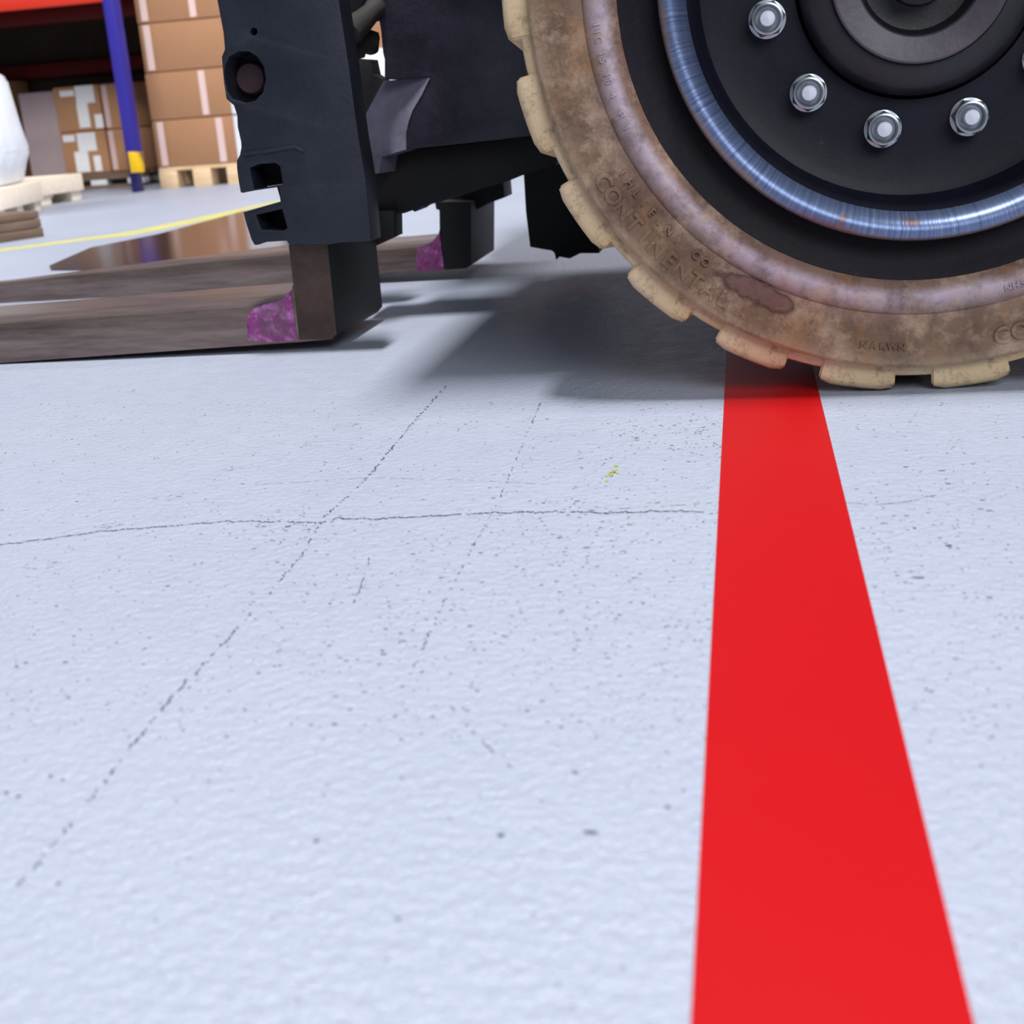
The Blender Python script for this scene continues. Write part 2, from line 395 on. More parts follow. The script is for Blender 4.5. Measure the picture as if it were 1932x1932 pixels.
# ------------------------------------------------------------------ floor tapes
def strip(name, left, right, mat, h, z0=0.0):
    bm = bmesh.new()
    L0 = [bm.verts.new((p.x, p.y, z0)) for p in left]; R0 = [bm.verts.new((p.x, p.y, z0)) for p in right]
    L1 = [bm.verts.new((p.x, p.y, z0+h)) for p in left]; R1 = [bm.verts.new((p.x, p.y, z0+h)) for p in right]
    for i in range(len(left)-1):
        bm.faces.new((L1[i], R1[i], R1[i+1], L1[i+1])); bm.faces.new((L0[i], L1[i], L1[i+1], L0[i+1]))
        bm.faces.new((R0[i], R0[i+1], R1[i+1], R1[i])); bm.faces.new((L0[i], L0[i+1], R0[i+1], R0[i]))
    bm.faces.new((L0[0], R0[0], R1[0], L1[0])); bm.faces.new((L0[-1], L1[-1], R1[-1], R0[-1]))
    return bm_obj(name, bm, mat)
la, lb = gz(1303, 1932), gz(1366, 762); ra, rb = gz(1838, 1932), gz(1549, 757)
def ext(a, b, Y): return a + (b-a)*((Y-a.y)/(b.y-a.y))
ys = [0.12, 0.6, 1.2, 1.6, 2.4, 3.6]
tp = strip('floor_marking_tape', [ext(la, lb, y) for y in ys], [ext(ra, rb, y) for y in ys], M['red'], 0.0007)
tag(tp, 'wide bright red floor tape running from the foreground under the tyre', 'floor tape')
yl = [gz(-90, 487), gz(0, 470), gz(120, 454), gz(205, 443), gz(250, 436), gz(400, 405), gz(528, 377.5), gz(640, 353)]
yr = [gz(-90, 491), gz(0, 475), gz(120, 459), gz(205, 449), gz(250, 444), gz(400, 414), gz(528, 387), gz(640, 362)]
tag(strip('floor_marking_line', yl, yr, M['yellow'], 0.0006), 'thin yellow line on the floor beyond the forks', 'floor line')
pl = [gz(93, 501, .004), gz(170, 467, .004), gz(300, 441, .004), gz(470, 395, .004), gz(560, 374, .004)]
pq = [gz(96, 508, .004), gz(175, 508, .004), gz(300, 500, .004), gz(470, 478, .004), gz(560, 468, .004)]
tag(strip('steel_floor_plate', pl, pq, M['plate'], 0.004), 'flat dark glossy plate on the floor behind the far fork', 'floor plate')

# ------------------------------------------------------------------ forklift
FK = empty('forklift', (0.5, 2.2, 0.0), 'black forklift truck with dusty tan front tyre and steel forks lowered to the floor', 'forklift')
OFF = -Vector(FK.location)
def part(o):
    o.parent = FK; o.location = Vector(o.location) + OFF; return o
def sub(o, par): o.parent = par; return o

# --- tyre
TW = 0.29
prof = [(0.300, 0.030), (0.322, 0.014), (0.3275, 0.007), (0.331, 0.0035), (0.338, -0.001), (0.346, -0.003), (0.354, -0.0025), (0.361, 0.000), (0.3645, 0.0025),
        (0.3655, 0.0045), (0.3665, 0.0035), (0.372, 0.0040), (0.390, 0.0028), (0.405, 0.0015), (0.416, 0.0002), (0.4225, 0.0008), (0.4255, 0.003),
        (0.4268, 0.0065), (0.4255, 0.0100), (0.420, 0.0150), (0.415, 0.0180), (0.4335, 0.0140), (0.4385, 0.018), (0.441, 0.026)]
full = prof[:-3] + [(0.40, 0.034), (0.40, TW-0.034)] + [(r, TW-y) for r, y in prof[:-3][::-1]]
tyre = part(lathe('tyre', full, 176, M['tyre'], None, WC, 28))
tyre['label'] = 'dusty brown sidewall'
sub(lathe('base_band', [(0.262, 0.040), (0.272, 0.030), (0.282, 0.0235), (0.292, 0.0215), (0.304, 0.0185), (0.314, 0.0135), (0.322, 0.0085), (0.327, 0.0062), (0.3285, 0.0085)],
          128, M['band'], None), tyre)['label'] = 'black inner base rubber'
sub(lathe('tread_base', [(0.41, 0.0215), (0.424, 0.0185), (0.4335, 0.0185), (0.4385, 0.0215), (0.441, 0.029), (0.442, TW/2), (0.441, TW-0.029), (0.4385, TW-0.0215), (0.424, TW-0.0185), (0.41, TW-0.0215)],
          160, M['lug'], None), tyre)['label'] = 'tan tread base between the blocks'
def lug_mesh():
    bm = bmesh.new()
    half = math.radians(5.55); n = 6
    # cross-section (radius, depth) of one block, front edge chamfered
    def sec(k):
        edge = abs(k)/3.0
        return [(0.4245, 0.0182), (0.4345, 0.0170), (0.4490, 0.0175), (0.4545, 0.0200), (0.4575, 0.0250), (0.4575, 0.118), (0.446, 0.128), (0.436, 0.128)]
    rings = []
    for i in range(n+1):
        k = i-3
        rings.append([])
        for j, (r, y) in enumerate(sec(k)):
            a = half*k/3.0
            skew = (y-0.013)*0.25                      # blocks lie slightly aslant
            if abs(k) == 3 and r > 0.445: r -= 0.0035; 
            rings[-1].append(bm.verts.new((r*math.cos(a+skew), y, r*math.sin(a+skew))))
    m = len(rings[0])
    for i in range(n):
        for j in range(m):
            bm.faces.new((rings[i][j], rings[i+1][j], rings[i+1][(j+1) % m], rings[i][(j+1) % m]))
    bm.faces.new(rings[0]); bm.faces.new(rings[-1][::-1])
    bmesh.ops.recalc_face_normals(bm, faces=bm.faces)
    sel = [e for e in bm.edges if len(e.link_faces) == 2 and e.calc_face_angle(0) > 0.7]
    bmesh.ops.bevel(bm, geom=sel, offset=0.0022, segments=2, affect='EDGES')
    return bm
bm = lug_mesh(); bmesh.ops.recalc_face_normals(bm, faces=bm.faces)
lug_me = D.meshes.new('tread_block'); bm.to_mesh(lug_me); bm.free(); lug_me.materials.append(M['lug'])
for p in lug_me.polygons: p.use_smooth = True
lug_me.set_sharp_from_angle(angle=math.radians(35))
N = 22
for row in (0, 1):
    for k in range(N):
        o = D.objects.new('tread_block', lug_me); COL.objects.link(o); o.parent = tyre
        a = math.radians(-99.0 + 360.0/N*(k + 0.5*row))
        if row == 0: o.matrix_local = Matrix.Rotation(-a, 4, 'Y')
        else: o.matrix_local = Matrix.Translation((0, TW, 0)) @ Matrix.Rotation(-a, 4, 'Y') @ Matrix.Rotation(math.pi, 4, 'X')
# raised lettering on the sidewall
def lettering(name, rows, mat, y):
    for text, size, R0, a0, step, outline in rows:
        for i, ch in enumerate(text):
            if ch == ' ': continue
            cu = D.curves.new('tmp', 'FONT'); cu.body = ch; cu.size = size; cu.align_x = 'CENTER'
            cu.extrude = 0.0014; cu.bevel_depth = 0.0003; cu.bevel_resolution = 0; cu.resolution_u = 3
            if outline: cu.offset = 0.0006
            ob = D.objects.new('tmp', cu); COL.objects.link(ob)
            me = D.meshes.new_from_object(ob); D.objects.remove(ob); D.curves.remove(cu)
            a = math.radians(a0 + step*i)
            up = Vector((-math.cos(a), 0, -math.sin(a))); rt = Vector((-math.sin(a), 0, math.cos(a))); fw = Vector((0, -1, 0))
            c = Vector((R0*math.cos(a), y, R0*math.sin(a)))
            me.transform(Matrix(((rt.x, up.x, fw.x, c.x), (rt.y, up.y, fw.y, c.y), (rt.z, up.z, fw.z, c.z), (0, 0, 0, 1))))
            me.name = name; link(name, me, mat, tyre)
lettering('raised_letter', [
    ('CONTINENTAL', 0.026, 0.4115, -150.5, 2.75, True),
    ('IHL.E.N. CO', 0.013, 0.3835, -150.0, 2.1, False),
    ('CO', 0.026, 0.4115, -77.5, 2.9, True),
    ('NAKWN', 0.011, 0.406, -99.0, 1.5, False)], M['tyre'], 0.0012)
lettering('raised_letter', [('IIC 15 18 4  H I', 0.010, 0.3545, -175.0, 1.25, False), ('NHS', 0.010, 0.3545, -75.0, 1.3, False)], M['tyre'], -0.0028)

# --- rim
rim = part(lathe('wheel_rim', [(0.262, 0.03), (0.2565, 0.012), (0.252, 0.020), (0.2490, 0.040), (0.2475, 0.070), (0.240, 0.086), (0.225, 0.0925), (0.180, 0.095), (0.1345, 0.096), (0.1345, 0.13), (0.1, 0.14)],
                 128, M['rim'], None, WC, 30))
sub(lathe('rim_flange', [(0.262, 0.045), (0.276, 0.030), (0.2825, 0.012), (0.2828, -0.004), (0.281, -0.010), (0.2765, -0.0135), (0.2705, -0.0140), (0.2640, -0.0105), (0.2590, -0.003), (0.2555, 0.008), (0.252, 0.022)],
          160, M['flange'], None, smooth=40), rim)['label'] = 'worn blue steel lip'
hub = sub(lathe('hub_cap', [(0.1345, 0.112), (0.1315, 0.110), (0.1305, 0.098), (0.1300, 0.084), (0.1270, 0.076), (0.121, 0.071), (0.108, 0.0665), (0.0985, 0.066), (0.0965, 0.061), (0.0955, 0.060),
                             (0.080, 0.064), (0.068, 0.068), (0.0655, 0.072), (0.0640, 0.084), (0.060, 0.090), (0.050, 0.092), (0.036, 0.092), (0.034, 0.080), (0.030, 0.078), (0.0001, 0.078)],
                 112, M['hub'], None, smooth=30), rim)
hub['label'] = 'stepped black hub cap'
sub(lathe('hub_ring', [(0.0965, 0.066), (0.0962, 0.0585), (0.094, 0.0575), (0.080, 0.0605), (0.0685, 0.0645), (0.0665, 0.069)], 96, M['hub_ring'], None, smooth=30), rim)['label'] = 'dusty grey ring of the hub cap'
def nut_mesh():
    bm = bmesh.new()
    def ring(pts): return [bm.verts.new(p) for p in pts]
    def hexp(r, y, ph=0.0): return [(r*math.cos(math.radians(60*k)+ph), y, r*math.sin(math.radians(60*k)+ph)) for k in range(6)]
    # flanged washer + hexagon + chamfer, all with 24 steps
    def hx(a, r):
        t = (a % (math.pi/3)) - math.pi/6
        return r*math.cos(math.pi/6)/math.cos(t)
    def step(y, f): return [bm.verts.new((f(2*math.pi*k/48)*math.cos(2*math.pi*k/48), y, f(2*math.pi*k/48)*math.sin(2*math.pi*k/48))) for k in range(48)]
    R = 0.0235
    rs = [step(0.0, lambda a: 0.0245), step(-0.0035, lambda a: 0.0245), step(-0.0042, lambda a: hx(a, R)), step(-0.022, lambda a: hx(a, R)),
          step(-0.0255, lambda a: min(hx(a, R), 0.0202)), step(-0.0262, lambda a: 0.0180), step(-0.0245, lambda a: 0.0165), step(-0.012, lambda a: 0.0150), step(-0.011, lambda a: 0.004)]
    for A, B in zip(rs[:-1], rs[1:]):
        for k in range(48): bm.faces.new((A[k], A[(k+1) % 48], B[(k+1) % 48], B[k]))
    bm.faces.new(rs[-1])
    bmesh.ops.recalc_face_normals(bm, faces=bm.faces)
    me = D.meshes.new('wheel_nut'); bm.to_mesh(me); bm.free(); me.materials.append(M['zinc'])
    for p in me.polygons: p.use_smooth = True
    me.set_sharp_from_angle(angle=math.radians(28)); return me
nut_me = nut_mesh()
bm = bmesh.new(); lathe_bm(bm, [(0.0102, 0.0), (0.0102, -0.0285), (0.0092, -0.0305), (0.0001, -0.0312)], 24)
bmesh.ops.remove_doubles(bm, verts=bm.verts, dist=1e-5); bmesh.ops.recalc_face_normals(bm, faces=bm.faces)
stud_me = D.meshes.new('wheel_stud'); bm.to_mesh(stud_me); bm.free(); stud_me.materials.append(M['stud'])
for k in range(11):
    a = math.radians(-102.3 + 360/11*k)
    for nm, me in (('wheel_nut', nut_me), ('wheel_stud', stud_me)):
        o = D.objects.new(nm, me); COL.objects.link(o); o.parent = rim
        o.matrix_local = Matrix.Translation((0.1685*math.cos(a), 0.0945, 0.1685*math.sin(a))) @ Matrix.Rotation(random.uniform(0, 1), 4, 'Y') @ Matrix.Scale(0.86, 4)
bm = bmesh.new(); lathe_bm(bm, [(0.030, 0.079), (0.030, 0.055), (0.027, 0.050), (0.0001, 0.048)], 6)
bmesh.ops.remove_doubles(bm, verts=bm.verts, dist=1e-5)
sub(bm_obj('hub_bolt', bm, M['hub'], None, (0, 0, 0), 20), rim)

# --- forks
def fork(Y, side, top_taper, w, dye_poly, nm):
    """side = pixel outline of the fork's side face seen at depth Y"""
    f = part(prism(nm, XZ(side, Y), [], Y, Y+w, M['fork'], None, 0.004))
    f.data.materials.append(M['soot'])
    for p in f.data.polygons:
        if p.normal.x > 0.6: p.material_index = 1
    return f
FY1, FY2, FWD = 1.977, 2.78, 0.28
blade1 = [(-500, 640), (-500, 706), (0, 686), (300, 665), (559, 647), (627, 641), (636, 630), (634, 610), (622, 500), (618, 462), (545, 462), (549, 500), (553, 530), (548, 548), (536, 560), (520, 568), (497, 574), (466, 578), (300, 590), (0, 610)]
fork1 = fork(FY1, blade1, None, FWD, None, 'fork'); fork1['label'] = 'nearer fork of worn steel'
blade2 = [(-250, 556), (-250, 590), (0, 577), (300, 556), (560, 538), (720, 516), (841, 509), (880, 506), (889, 500), (889, 380), (829, 380), (831, 425), (827, 442), (815, 456), (797, 464), (720, 471), (543, 479), (300, 503), (0, 534)]
fork2 = fork(FY2, blade2, None, FWD, None, 'fork'); fork2['label'] = 'farther fork of worn steel'
# taper the blades to the tip in plan
for f, Y, x0, x1, amt in ((fork1, FY1, -0.9, -1.9, 0.35), (fork2, FY2, -0.95, -1.75, 0.85)):
    for v in f.data.vertices:
        t = max(0.0, min(1.0, (v.co.x-x0)/(x1-x0)))
        v.co.y = Y + (v.co.y-Y)*(1-amt*t)
def paint(par, poly, Y, mat, nm, label, thick=0.0012):
    o = prism(nm, XZ(poly, Y), [], Y-thick, Y+0.0002, mat, None, 0.0)
    o.parent = par; o['label'] = label; return o
paint(fork1, [(562, 641), (548, 549), (536, 561), (520, 569), (497, 575), (478, 583), (466, 600), (468, 643), (515, 645)], FY1, M['dye'], 'dye_patch', 'magenta dye on the heel of the fork')
paint(fork1, [(545, 462), (553, 530), (556, 555), (565, 641), (627, 640), (635, 628), (622, 500), (618, 462)], FY1, M['shank'], 'shank_face', 'tarnished brown shank side')
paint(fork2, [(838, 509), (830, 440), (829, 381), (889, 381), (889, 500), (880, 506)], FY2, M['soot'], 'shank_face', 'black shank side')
paint(fork2, [(838, 508), (831, 428), (827, 443), (815, 457), (797, 465), (786, 467), (786, 512)], FY2, M['dye'], 'dye_patch', 'dark magenta dye on the heel of the fork')

# --- carriage end plate, traced outline with lug, slot and pocket
def sc2(pts): return [(400+x/3.22, y/3.22) for x, y in pts]
def sc5(pts): return [(400+x/8.05, 240+y/8.05) for x, y in pts]
left = sc2([(25, -320), (30, 0), (68, 200), (76, 300), (57, 345), (70, 500), (85, 600), (130, 640), (150, 700)]) + \
       sc5([(385, 0), (435, 220), (440, 310), (415, 430), (372, 510), (372, 620), (400, 830), (430, 990), (460, 1000), (620, 968), (1000, 905), (1035, 1130), (470, 1290), (520, 1480), (590, 1700), (640, 1790), (690, 1790), (740, 1750), (1130, 1725)])
right = [(545, 462), (618, 462), (640, 458), (700, 455), (690, 340), (676, 258), (657, 118), (639, 0), (630, -100)]
outer = XZ(left+right, 1.95)
h1 = XZ(sc2([(80, 400), (104, 345), (160, 312), (220, 312), (275, 345), (312, 405), (326, 480), (308, 560), (262, 612), (200, 627), (122, 602), (92, 555), (78, 470)]), 1.95)
pk1 = XZ(sc5([(575, 620), (700, 562), (960, 545), (1030, 590), (1070, 870), (985, 893), (640, 945)]), 1.95)
pk2 = XZ(sc5([(672, 1335), (1060, 1245), (1140, 1530), (1080, 1575), (760, 1560), (700, 1430)]), 1.95)
h2 = XZ([(472, 60), (474, 54), (479, 52), (484, 55), (485, 61), (482, 66), (477, 67), (473, 65)], 1.95)
carr = part(prism('carriage_plate', outer, [h1, pk1, pk2, h2], 1.95, 2.01, M['black'], None, 0.0018))
carr['label'] = 'pitted black end plate of the fork carriage'
back = [(427, -100), (437, 60), (432, 110), (437, 170), (452, 200), (458, 240), (462, 283), (458, 300), (460, 320), (470, 358), (527, 349), (533, 378), (470, 398), (480, 440), (485, 456), (546, 452), (618, 456), (696, 452), (686, 340), (672, 258), (654, 118), (636, 0), (627, -100)]
sub(prism('carriage_core', XZ(back, 1.98), [], 2.011, 2.035, M['soot'], None, 0.003), carr)
pc = py(473, 148, 2.0)
sub(lathe('pin', [(0.0001, -0.008), (0.021, -0.008), (0.024, -0.004), (0.024, 0.02)], 24, simple('rusty_pin', lin(70, 48, 54), 0.6), None, (pc.x, 2.005, pc.z)), carr)
# raised ledge line above the lug
led = [(459, 288), (500, 283), (556, 274), (572, 283), (574, 288), (556, 280), (500, 289), (459, 294)]
sub(prism('ledge', XZ(led, 1.948), [], 1.9455, 1.953, M['black'], None, 0.0008), carr)

# --- mast
MY = 2.25
mast_side = [(712, -200), (709, 0), (712, 20), (718, 58), (722, 100), (725, 112), (725, 150), (811, 147), (777, 209), (766, 250), (766, 281), (800, 279), (945, 264), (1060, 250), (1060, -200)]
mast = part(prism('mast_rail', XZ(mast_side, MY), [], MY, MY+0.16, M['mast'], None, 0.003))
mast['label'] = 'greasy black mast rail'
# chamfered foot of the mast: a curved bevel between the side face and the hidden front
edgeA = [py(x, y, MY-0.001) for x, y in ((811, 147), (796, 178), (778, 209), (770, 232), (766, 252), (766, 282), (720, 296), (715, 327))]
edgeB = [py(x, y, MY+0.05) for x, y in ((724, 152), (709, 180), (692, 212), (681, 233), (678, 255), (679, 285), (681, 308), (684, 329))]
bm = bmesh.new()
A = [bm.verts.new(p) for p in edgeA]; B = [bm.verts.new(p) for p in edgeB]
A2 = [bm.verts.new(p+Vector((0.03, 0.10, 0))) for p in edgeA]; B2 = [bm.verts.new(p+Vector((0.02, 0.06, 0))) for p in edgeB]
for i in range(len(A)-1):
    bm.faces.new((A[i], A[i+1], B[i+1], B[i])); bm.faces.new((A2[i], B2[i], B2[i+1], A2[i+1]))
    bm.faces.new((A[i], A2[i], A2[i+1], A[i+1])); bm.faces.new((B[i], B[i+1], B2[i+1], B2[i]))
bm.faces.new((A[0], B[0], B2[0], A2[0])); bm.faces.new((A[-1], A2[-1], B2[-1], B[-1]))
sub(part(bm_obj('mast_foot', bm, M['foot'], None, (0, 0, 0), 50)), mast)
D.objects['mast_foot'].location = (0, 0, 0)
cross = [(676, 300), (724, 296), (766, 284), (945, 264), (1050, 250), (1050, 312), (985, 331), (955, 343), (890, 362), (828, 382), (814, 384), (800, 391), (796, 389), (782, 400), (778, 397), (764, 402), (748, 405), (700, 425), (684, 420)]
part(prism('mast_crossmember', XZ(cross, 2.30), [], 2.30, 2.40, M['soot'], None, 0.002))
part(prism('carriage_hook', XZ([(690, 395), (749, 395), (750, 445), (714, 462), (690, 466)], 2.29), [], 2.27, 2.33, M['soot'], None, 0.003))
part(prism('far_carriage_bar', XZ([(826, 372), (870, 355), (955, 335), (958, 370), (928, 381), (900, 396), (860, 400), (830, 392)], 2.88), [], 2.84, 2.94, M['soot'], None, 0.003))
part(prism('carriage_bar', XZ([(640, 108), (700, 112), (706, 140), (722, 150), (740, 200), (740, 340), (700, 430), (650, 430)], 2.44), [], 2.44, 2.49, M['soot'], None, 0.002))
part(prism('carriage_bar', XZ([(625, -150), (692, -150), (692, 14), (676, 26), (664, 44), (655, 52), (640, 52), (630, 0)], 2.46), [], 2.44, 2.49, M['soot'], None, 0.002))
bm = bmesh.new()
tube(bm, [py(646, 74, 2.2), py(664, 56, 2.2), py(684, 40, 2.22), py(700, 24, 2.24), py(722, 8, 2.28)], [0.012, 0.024, 0.019, 0.016, 0.026], 10)
tube(bm, [py(660, 82, 2.26), py(682, 78, 2.27), py(698, 80, 2.28), py(702, 96, 2.29)], [0.030, 0.028, 0.022, 0.012], 10)
part(bm_obj('hydraulic_fitting', bm, M['grime'], None, (0, 0, 0), 40))
# --- chassis parts behind the wheel
hang = [(986, 240), (988, 331), (992, 400), (1000, 466), (1022, 470), (1041, 473), (1046, 478), (1049, 491), (1052, 484), (1075, 488), (1095, 478), (1130, 478), (1130, 240)]
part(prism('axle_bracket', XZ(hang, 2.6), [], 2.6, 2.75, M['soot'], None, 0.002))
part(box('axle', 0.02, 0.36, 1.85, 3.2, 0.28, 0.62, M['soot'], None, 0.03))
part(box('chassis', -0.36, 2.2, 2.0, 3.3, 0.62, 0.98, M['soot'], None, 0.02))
part(box('under_light_block', -0.02, 2.3, 2.05, 3.2, 0.24, 0.62, M['soot'], None, 0.02))  # unseen box added to keep light from passing under the truck
part(box('side_light_block', 0.78, 2.3, 1.58, 2.05, 0.16, 0.99, M['black'], None, 0.03))  # unseen box added to keep light off the floor behind the wheel
part(box('body_shell', -0.47, 2.4, 1.58, 3.4, 1.0, 1.3, M['black'], None, 0.03))
part(box('far_mast_rail', -0.62, -0.42, 3.1, 3.26, 0.3, 2.0, M['mast'], None, 0.004))
part(box('overhead_crossbar', -0.60, -0.45, 2.42, 3.1, 1.2, 1.3, M['mast'], None, 0.004))

# ------------------------------------------------------------------ background store
def pallet(name, x0, x1, y0, y1, label, mat, blocks=3, h=0.144, bmat=None, rotz=0.0, gap_bottom=True, side=0.0):
    """block pallet; front long side faces -Y; local origin at the front centre"""
    cx, L, W_ = (x0+x1)/2, x1-x0, y1-y0
    p = empty(name, (cx, y0, 0), label, 'pallet', 'pallets by the rack'); p.rotation_euler = (0, 0, rotz)
    bmat = bmat or mat
    for k in range(5):
        b0 = W_*k/5+0.006; b1 = W_*(k+1)/5-0.006
        box('deck_board', -L/2, L/2, b0, b1, h-0.022, h, mat, p, 0.002)
    for k in range(3):
        yb = W_*(0.0, 0.43, 0.86)[k]
        if gap_bottom: box('bottom_board', -L/2, L/2, yb, yb+W_*0.14, 0, 0.022, mat, p, 0.002)
        if gap_bottom: box('stringer_board', -L/2, L/2, yb, yb+W_*0.14, h-0.044, h-0.022, mat, p, 0.002)
        for j in range(blocks):
            xb = -L/2 + (L-0.12)*j/(blocks-1)
            box('block', xb, xb+0.12, yb, yb+W_*0.14, 0.022 if gap_bottom else 0.0, h-(0.044 if gap_bottom else 0.022), bmat, p, 0.002)
    if side:
        for xb in (-L/2-0.022, L/2): box('side_board', xb, xb+0.022, -0.004, W_+0.004, h-side, h, mat, p, 0.003)
    return p
def carton(x0, x1, y0, y1, z0, z1, label, mat, tapes=(), labels=(), group='cartons in the rack', film=False):  # film adds a white sheet imitating a lit side
    c = empty('carton', ((x0+x1)/2, y0, z0), label, 'box', group)
    L, Wd, H = x1-x0, y1-y0, z1-z0
    box('carton_body', -L/2, L/2, 0, Wd, 0.0, H-0.003, mat, c, 0.010)
    if film: box('lit_side_sheet', L/2, L/2+0.003, 0.004, Wd*0.9, 0.004, H-0.006, M['wrap'], c)  # white sheet standing in for the brightly lit side of the carton
    for t0, t1 in tapes: box('tape_strip', t0-(x0+x1)/2, t1-(x0+x1)/2, -0.002, 0.0005, 0.012, H-0.012, M['tape'], c)
    for (a, b, z_0, z_1) in labels: box('paper_label', a-(x0+x1)/2, b-(x0+x1)/2, -0.003, 0.0005, max(z_0-z0, 0.012), z_1-z0, M['paper'], c)
    return c
PX = lambda x, y, Y: py(x, y, Y)
# stack on a pallet right of the upright
SY = 8.12
pr0 = pallet('pallet', -3.675, -3.10, SY, SY+0.9, 'pine pallet under the carton stack right of the blue upright', M['wood'], 3, 0.128, gap_bottom=False)
rows = [(0.128, 0.418), (0.418, 0.704), (0.704, 0.992), (0.992, 1.28), (1.28, 1.56)]
names = ['bottom carton on the pine pallet with two pale tape strips', 'second carton up in the pallet stack with one tape strip at right',
         'third carton up in the pallet stack with one tape strip at left', 'fourth carton up in the pallet stack with two tape strips', 'topmost carton of the pallet stack cut by the frame']
def strips(rowpx):
    out = []
    for (x, y, w) in rowpx:
        c = PX(x, y, SY); out.append((c.x-w/2, c.x+w/2))
    return out
tp_rows = [[(307, 275, 0.042), (417, 262, 0.044)], [(384, 175, 0.042)], [(281, 90, 0.044)], [(270, 12, 0.044), (363, 15, 0.042)], []]
for (z0, z1), nm, tr in zip(rows, names, tp_rows):
    dx = random.uniform(-0.008, 0.008)
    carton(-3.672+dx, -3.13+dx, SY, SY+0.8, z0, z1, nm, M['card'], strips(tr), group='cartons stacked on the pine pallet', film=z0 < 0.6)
# second stack beyond (seen past the carriage) and wrapped load behind it
wl = empty('wrapped_load', (-2.9, 8.75, 0), 'white wrapped load standing behind the right side of the carton stack', 'wrapped load')
bm = bmesh.new(); add_box(bm, -0.18, 0.18, 0, 0.9, 0.0, 0.62, 0.05)
bm_obj('film_cover', bm, M['wrap'], wl, (0, 0, 0), 40)
# things glimpsed through the gap between carriage and mast
q = PX(713, 85, 8.6)
carton(q.x-0.25, q.x+0.3, 8.6, 9.2, q.z-0.02, q.z+0.40, 'carton glimpsed through the slit between carriage and mast', M['card'], group='cartons in the rack')
gl = empty('wrapped_load', (q.x, 8.5, 0), 'white wrapped load glimpsed low through the slit beside the mast', 'wrapped load')
bm = bmesh.new(); add_box(bm, -0.3, 0.3, 0.0, 0.8, 0.0, q.z-0.025, 0.01); bm_obj('film_cover', bm, M['wrap'], gl, (0, 0, 0), 40)

# rack
rk = empty('pallet_rack', (-3.72, 7.86, 0), 'orange and blue pallet rack behind the forks at left', 'rack')
def rbox(nm, x0, x1, y0, y1, z0, z1, mat, bev=0.003, label=None):
    o = box(nm, x0+3.72, x1+3.72, y0-7.86, y1-7.86, z0, z1, mat, rk, bev)
    if label: o['label'] = label
    return o
rbox('upright', -3.755, -3.682, 7.86, 7.95, 0.24, 3.2, M['blue'])
rbox('upright_foot', -3.752, -3.708, 7.862, 7.945, 0.0, 0.24, M['blue_dark'])
rbox('upright', -3.755, -3.68, 8.95, 9.04, 0.0, 3.2, M['blue'])
rbox('upright', -6.45, -6.37, 7.86, 7.95, 0.0, 3.2, M['blue'])
rbox('beam', -6.37, -3.755, 7.875, 7.935, 1.115, 1.235, M['orange'], 0.006)
rbox('beam', -6.37, -3.755, 8.96, 9.02, 1.115, 1.235, M['beam_shaded'], 0.006)
zb = PX(702, 14, 9.3).z
rbox('beam', -3.66, 0.4, 9.3, 9.36, zb, zb+0.15, M['orange'], 0.006)
rbox('upright', 0.4, 0.475, 9.28, 9.38, 0.0, 3.2, M['blue'])
rbox('upright', -3.735, -3.66, 9.28, 9.38, 0.0, 3.2, M['blue'])
rbox('beam', -6.37, -3.755, 9.50, 9.56, 0.79, 0.89, M['beam_shaded'], 0.006)
for k in range(9):
    x = -6.3+0.29*k
    rbox('deck_board', x, x+0.288, 7.88, 9.9, 1.236, 1.26, M['deck'], 0.0)  # deck laid without gaps to keep light out of the bay
# foot guard
gb = bmesh.new()
gd = [(3.72-3.716+0.0, 0.02, 0.115), (0.062, 0.02, 0.115), (0.062, 0.02, 0.18), (0.035, 0.02, 0.245), (0.004, 0.02, 0.245)]
prg = prism('foot_guard', [(-3.712, 0.12), (-3.645, 0.12), (-3.645, 0.17), (-3.665, 0.24), (-3.712, 0.245)], [], 7.80, 7.858, M['guard'], None, 0.004)
prg.parent = rk; prg.location = -Vector(rk.location)
gb.free()
# orange beam end glimpsed at the very top beside the mast
# cartons under the rack
def pxbox(xa, ya, xb, yb, Y):
    a = PX(xa, ya, Y); b = PX(xb, yb, Y); return a, b
LY = 8.9
zz = [PX(160, 328, LY).z, PX(160, 247, LY).z, PX(160, 160, LY).z]
xs = [PX(112, 250, LY).x, PX(198, 250, LY).x, PX(262, 250, LY).x]
def lab(xa, ya, xb, yb): 
    a = PX(xa, ya, LY); b = PX(xb, yb, LY); return (a.x, b.x, b.z, a.z)
carton(xs[0], xs[1], LY, LY+0.6, zz[1], zz[2], 'upper carton with white labels under the rack beam', M['card_dark'], [], [lab(112, 172, 140, 181), lab(140, 163, 180, 193), lab(144, 196, 172, 240), lab(178, 216, 197, 243)])
carton(xs[0], xs[1], LY, LY+0.6, zz[0], zz[1], 'lower carton with white labels under the rack beam', M['card_dark'], [], [lab(118, 256, 142, 267), lab(144, 252, 184, 284), lab(140, 287, 172, 326), lab(176, 294, 195, 328)])
carton(xs[1]+0.004, xs[2], LY+0.02, LY+0.6, zz[1], zz[2], 'upper plain carton between labelled cartons and blue upright', M['card_dark'], [(xs[1]+0.012, xs[1]+0.05)])
carton(xs[1]+0.004, xs[2], LY+0.02, LY+0.6, zz[0]+0.001, zz[1], 'lower plain carton between labelled cartons and blue upright', M['card_dark'], [(xs[1]+0.012, xs[1]+0.05)])
a, b = pxbox(45, 175, 113, 330, 8.95)
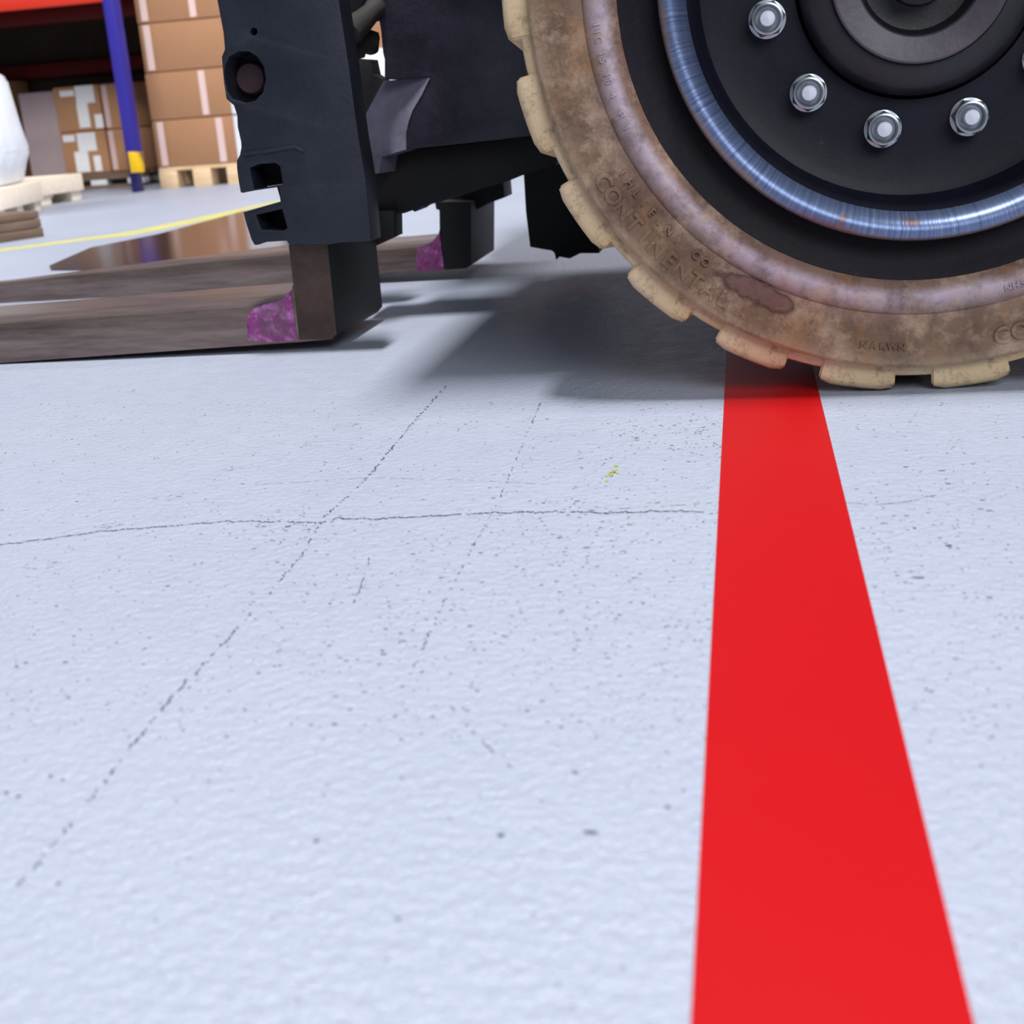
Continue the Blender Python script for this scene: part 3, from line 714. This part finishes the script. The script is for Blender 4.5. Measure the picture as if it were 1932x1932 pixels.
bx = carton(a.x-0.05, xs[0]-0.012, 8.95, 9.6, b.z, a.z, 'tall grey board box left of the labelled cartons', M['card_grey'])
# goods added to darken the shaded depth of the rack
carton(-6.2, -5.2, 9.1, 9.45, 0.0, 0.78, 'big carton added to fill the shaded back of the rack behind the grey box', M['card_dark'])
carton(-6.0, -3.45, 9.62, 10.4, 0.0, 1.21, 'wide dark panel added to darken the rack bay behind the lower beam', M['deck'])
# pallets under them
p2 = pallet('pallet', xs[0]-0.05, xs[2]+0.03, 8.80, 9.5, 'pallet with white blocks under the labelled cartons', M['wood_brown'], 3, zz[0]-0.001, M['white_block'])
def pallet_right(A, B, L, label, mat, h):
    d = (B-A); Wd = d.length; u = d.normalized(); rot = math.atan2(-u.x, u.y)
    c = A - Vector((u.y, -u.x, 0))*(L/2)
    p = pallet('pallet', -L/2, L/2, 0, Wd, label, mat, 3, h, side=0.096); p.location = (c.x, c.y, 0); p.rotation_euler = (0, 0, rot)
    return p
B3 = gz(155, 376)
pallet_right(Vector((B3.x-0.02, B3.y-0.8, 0)), B3, 1.0, 'empty pale pine pallet in front of the grey box', M['wood_pale'], 0.15)
A4, B4 = gz(0, 420), gz(78, 398)
pallet_right(A4, B4, 1.1, 'pale pallet under the white wrapped load at left edge', M['wood_pale'], 0.15)
# white film bundle on that pallet, its right side slanting
bm = bmesh.new()
u = (B4-A4).normalized(); w = Vector((u.y, -u.x, 0)); zt = 0.1505
def ring(pts):
    return [bm.verts.new(p) for p in pts]
WYB = B4.y - 0.02
sil = [py(x, y, WYB) for x, y in ((45, 340), (49, 318), (57, 282), (40, 236), (14, 150), (2, 139), (-60, 116))]
L0 = []
for p in sil:
    z = max(p.z, zt); b = Vector((p.x, WYB, z)); L0.append(ring([b, b - u*0.55 + w*0.03, b - u*0.70 - w*0.10, b - u*0.70 - w*0.75, b - w*0.8]))
L0[0] = [v for v in L0[0]]
for v in L0[0]: v.co.z = zt
for a, b in zip(L0[:-1], L0[1:]):
    for k in range(5): bm.faces.new((a[k], a[(k+1) % 5], b[(k+1) % 5], b[k]))
bm.faces.new(L0[0]); bm.faces.new(L0[-1][::-1])
bmesh.ops.bevel(bm, geom=bm.edges[:], offset=0.012, segments=2, affect='EDGES')
wo = bm_obj('wrapped_load', bm, M['wrap'], None, (0, 0, 0), 60)
tag(wo, 'white film wrapped load with slanting side at left edge', 'wrapped load')
# low brown timber base nearest at the left edge
c5, c6 = gz(84, 446), gz(-60, 468)
tb = empty('timber_base', (c5.x, c5.y, 0), 'low brown weathered timber base at left edge before the pallets', 'timber base')
ang = math.atan2(c5.y-c6.y, c5.x-c6.x); tb.rotation_euler = (0, 0, ang)
for k, (z0, z1) in enumerate(((0.0, 0.034), (0.036, 0.068), (0.070, 0.098))):
    box('plank', -1.0, -0.004*k, 0.0, 0.5, z0, z1, M['wood_brown'], tb, 0.003)
